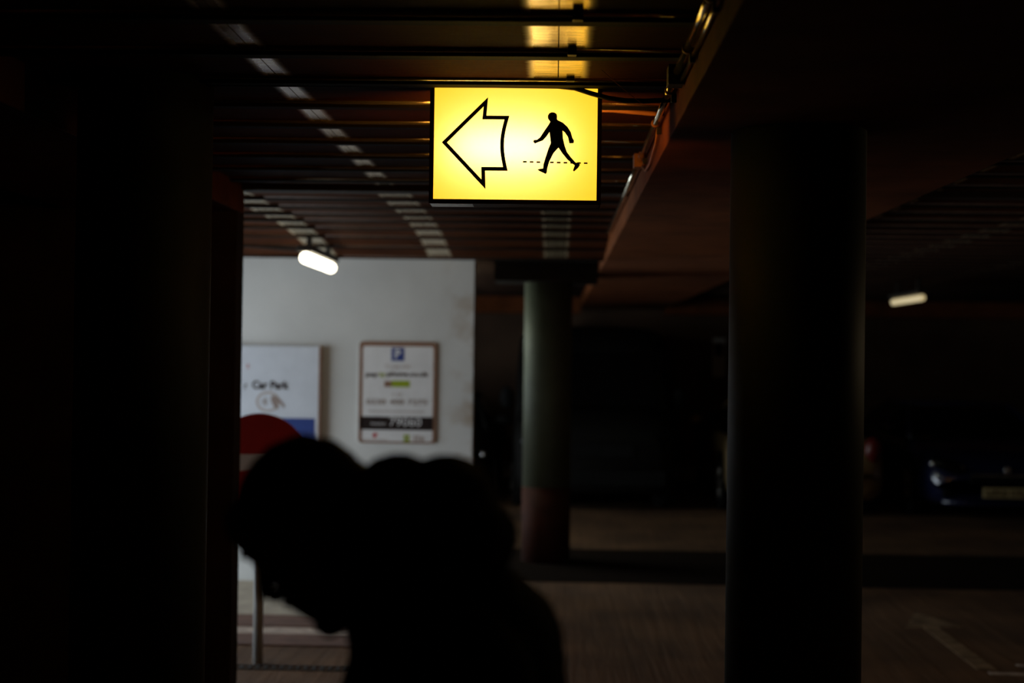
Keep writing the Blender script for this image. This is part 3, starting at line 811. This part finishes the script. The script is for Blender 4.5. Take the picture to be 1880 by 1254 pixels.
he(body, 0.060, 0, 0.045, (0.040, 0.060, 0.045)); he(body, 0.066, 0, -0.058, (0.034, 0.036, 0.042)); he(body, 0.080, 0, -0.092, (0.018, 0.024, 0.018))
body.tube([H(0.078, -0.040, 0.016), H(0.090, 0, 0.020), H(0.078, 0.040, 0.016)], [0.010, 0.013, 0.010], 10)
body.tube([H(0.086, 0, 0.008), H(0.108, 0, -0.020), H(0.118, 0, -0.038)], [0.009, 0.010, 0.013], 10)
for s in (-1, 1):
    he(body, 0.103, s * 0.013, -0.044, (0.012, 0.009, 0.009)); he(body, 0.064, s * 0.043, -0.030, (0.026, 0.022, 0.020))
    he(body, -0.008, s * 0.077, -0.022, (0.020, 0.007, 0.032), Matrix.Rotation(s * 0.35, 3, 'Z'))
he(body, 0.093, 0, -0.070, (0.012, 0.024, 0.007)); he(body, 0.090, 0, -0.083, (0.012, 0.021, 0.008))
body.tube([H(-0.02, 0, -0.04), H(-0.035, 0, -0.11), Vector((-0.045, 0, 1.33)), Vector((-0.03, 0, 1.22))], [0.062, 0.058, 0.065, 0.09], 18)
# trunk, limbs under the clothes
body.ell((-0.03, 0, 1.18), (0.105, 0.165, 0.20)); body.ell((0.0, 0, 0.98), (0.10, 0.15, 0.16))
for s in (-1, 1):
    hip = Vector((0.0, s * 0.09, 0.92)); knee = Vector((-0.03, s * 0.10, 0.49)); ank = Vector((0.0, s * 0.105, 0.09))
    body.tube([hip, (hip + knee) / 2, knee, (knee * 0.65 + ank * 0.35), ank], [0.085, 0.072, 0.052, 0.052, 0.036], 14)
    body.ell((-0.05, s * 0.105, 0.045), (0.12, 0.04, 0.035))
    sh = Vector((-0.02, s * 0.19, 1.33)); el = Vector((0.02, s * 0.25, 1.04)); wr = Vector((-0.07, s * 0.255, 0.80))
    body.tube([sh, el, wr], [0.052, 0.042, 0.028], 12); body.ell(sh, (0.06, 0.06, 0.06))
    # hand: palm, four curled fingers, thumb from the side of the palm
    d = Vector((-0.25, 0, -0.97)).normalized(); inn = Vector((0, -s, 0)); fw = Vector((-0.97, 0, 0.25))
    pc = wr + d * 0.055
    body.ell(pc, (0.043, 0.016, 0.052))
    body.tube([wr - d * 0.01, wr + d * 0.03], [0.026, 0.024], 10)
    for k, (off, ln) in enumerate(((0.031, 0.074), (0.010, 0.084), (-0.011, 0.078), (-0.031, 0.060))):
        b0 = pc + d * 0.036 + fw * off
        p1 = b0 + d * ln * 0.45 + inn * 0.006; p2 = p1 + d * ln * 0.30 + inn * 0.016; p3 = p2 + d * ln * 0.18 + inn * 0.020
        body.tube([b0, p1, p2, p3], [0.0095, 0.0088, 0.0082, 0.0070], 10)
    t0 = pc - d * 0.02 + fw * 0.032
    body.tube([t0, t0 + fw * 0.026 + d * 0.022 + inn * 0.006, t0 + fw * 0.034 + d * 0.052 + inn * 0.014, t0 + fw * 0.034 + d * 0.072 + inn * 0.02], [0.013, 0.011, 0.0095, 0.008], 10)
person = baked('person', body, 'skin', None, 0.0048, 4)
person.location = (PX, PY, 0)
tag(person, 'person in dark hooded jacket with head bowed, in profile before the pier wall', 'person')
for s in (-1, 1):
    e = B().ell(H(0.076, s * 0.031, -0.004), [0.0125 * HS] * 3).build('eye', 'eye', person)
    B().tube([H(0.088, s * 0.014, 0.020), H(0.093, s * 0.030, 0.026), H(0.080, s * 0.050, 0.020)], [0.004, 0.006, 0.003], 8).build('eyebrow', 'hair', person)
hb = B()
he(hb, -0.008, 0, 0.026, (0.092, 0.077, 0.084)); he(hb, -0.045, 0, -0.015, (0.058, 0.070, 0.070))
baked('hair', hb, 'hair', person, 0.006, 2, 0.008, 0.02)
bb = B()
he(bb, 0.044, 0, -0.088, (0.045, 0.050, 0.026)); he(bb, 0.076, 0, -0.117, (0.024, 0.030, 0.024))
for s in (-1, 1):
    bb.tube([H(0.0, s * 0.062, -0.045), H(0.022, s * 0.058, -0.080), H(0.060, s * 0.035, -0.108)], [0.009, 0.011, 0.013], 10)
bb.tube([H(0.092, -0.026, -0.066), H(0.104, 0, -0.060), H(0.092, 0.026, -0.066)], [0.006, 0.008, 0.006], 8)
baked('beard', bb, 'hair', person, 0.005, 2, 0.006, 0.015)
jk = B()
jk.ell((-0.025, 0, 1.20), (0.155, 0.215, 0.235)); jk.ell((-0.035, 0, 1.02), (0.150, 0.205, 0.24)); jk.ell((0.0, 0, 1.30), (0.120, 0.195, 0.13))
jk.ell((-0.02, 0, 0.86), (0.145, 0.195, 0.09)); jk.tube([(-0.045, 0, 1.25), (-0.075, 0, 1.365)], [0.13, 0.095], 20)
for s in (-1, 1):
    sh = Vector((-0.01, s * 0.19, 1.31)); el = Vector((0.02, s * 0.255, 1.04)); wr = Vector((-0.06, s * 0.258, 0.82))
    jk.ell(sh, (0.095, 0.09, 0.095)); jk.tube([sh, (sh + el) / 2, el, (el + wr) / 2, wr], [0.085, 0.080, 0.068, 0.060, 0.050], 16)
baked('jacket', jk, 'cloth', person, 0.009, 6, 0.018, 0.09)
hd = B()
for (x, z, rx, ry, rz) in ((-0.105, 1.515, 0.055, 0.10, 0.055), (-0.035, 1.508, 0.062, 0.125, 0.062), (-0.005, 1.46, 0.060, 0.13, 0.060), (-0.06, 1.43, 0.08, 0.14, 0.08),
                           (-0.13, 1.42, 0.07, 0.12, 0.08)):
    hd.ell((x, 0, z), (rx, ry, rz))
for s in (-1, 1):
    hd.tube([(-0.07, s * 0.105, 1.46), (-0.115, s * 0.105, 1.41), (-0.135, s * 0.06, 1.34)], [0.055, 0.042, 0.030], 14)
baked('hood', hd, 'cloth', person, 0.007, 4, 0.014, 0.06)
tr = B()
for s in (-1, 1):
    hip = Vector((0.0, s * 0.09, 0.92)); knee = Vector((-0.03, s * 0.10, 0.49)); ank = Vector((0.005, s * 0.105, 0.085))
    tr.tube([hip, (hip + knee) / 2, knee, (knee + ank) / 2, ank], [0.105, 0.090, 0.073, 0.070, 0.066], 16)
tr.ell((0.0, 0, 0.93), (0.125, 0.175, 0.13))
baked('trousers', tr, 'denim', person, 0.009, 5, 0.01, 0.07)
for s in (-1, 1):
    sb = B(); sb.ell((-0.06, s * 0.108, 0.055), (0.135, 0.052, 0.050)); sb.ell((0.02, s * 0.108, 0.075), (0.06, 0.048, 0.062)); sb.box((-0.185, s * 0.108 - 0.046, 0.0), (0.075, s * 0.108 + 0.046, 0.03), 0.01)
    sho = baked('shoe', sb, 'trim', person, 0.006, 3)
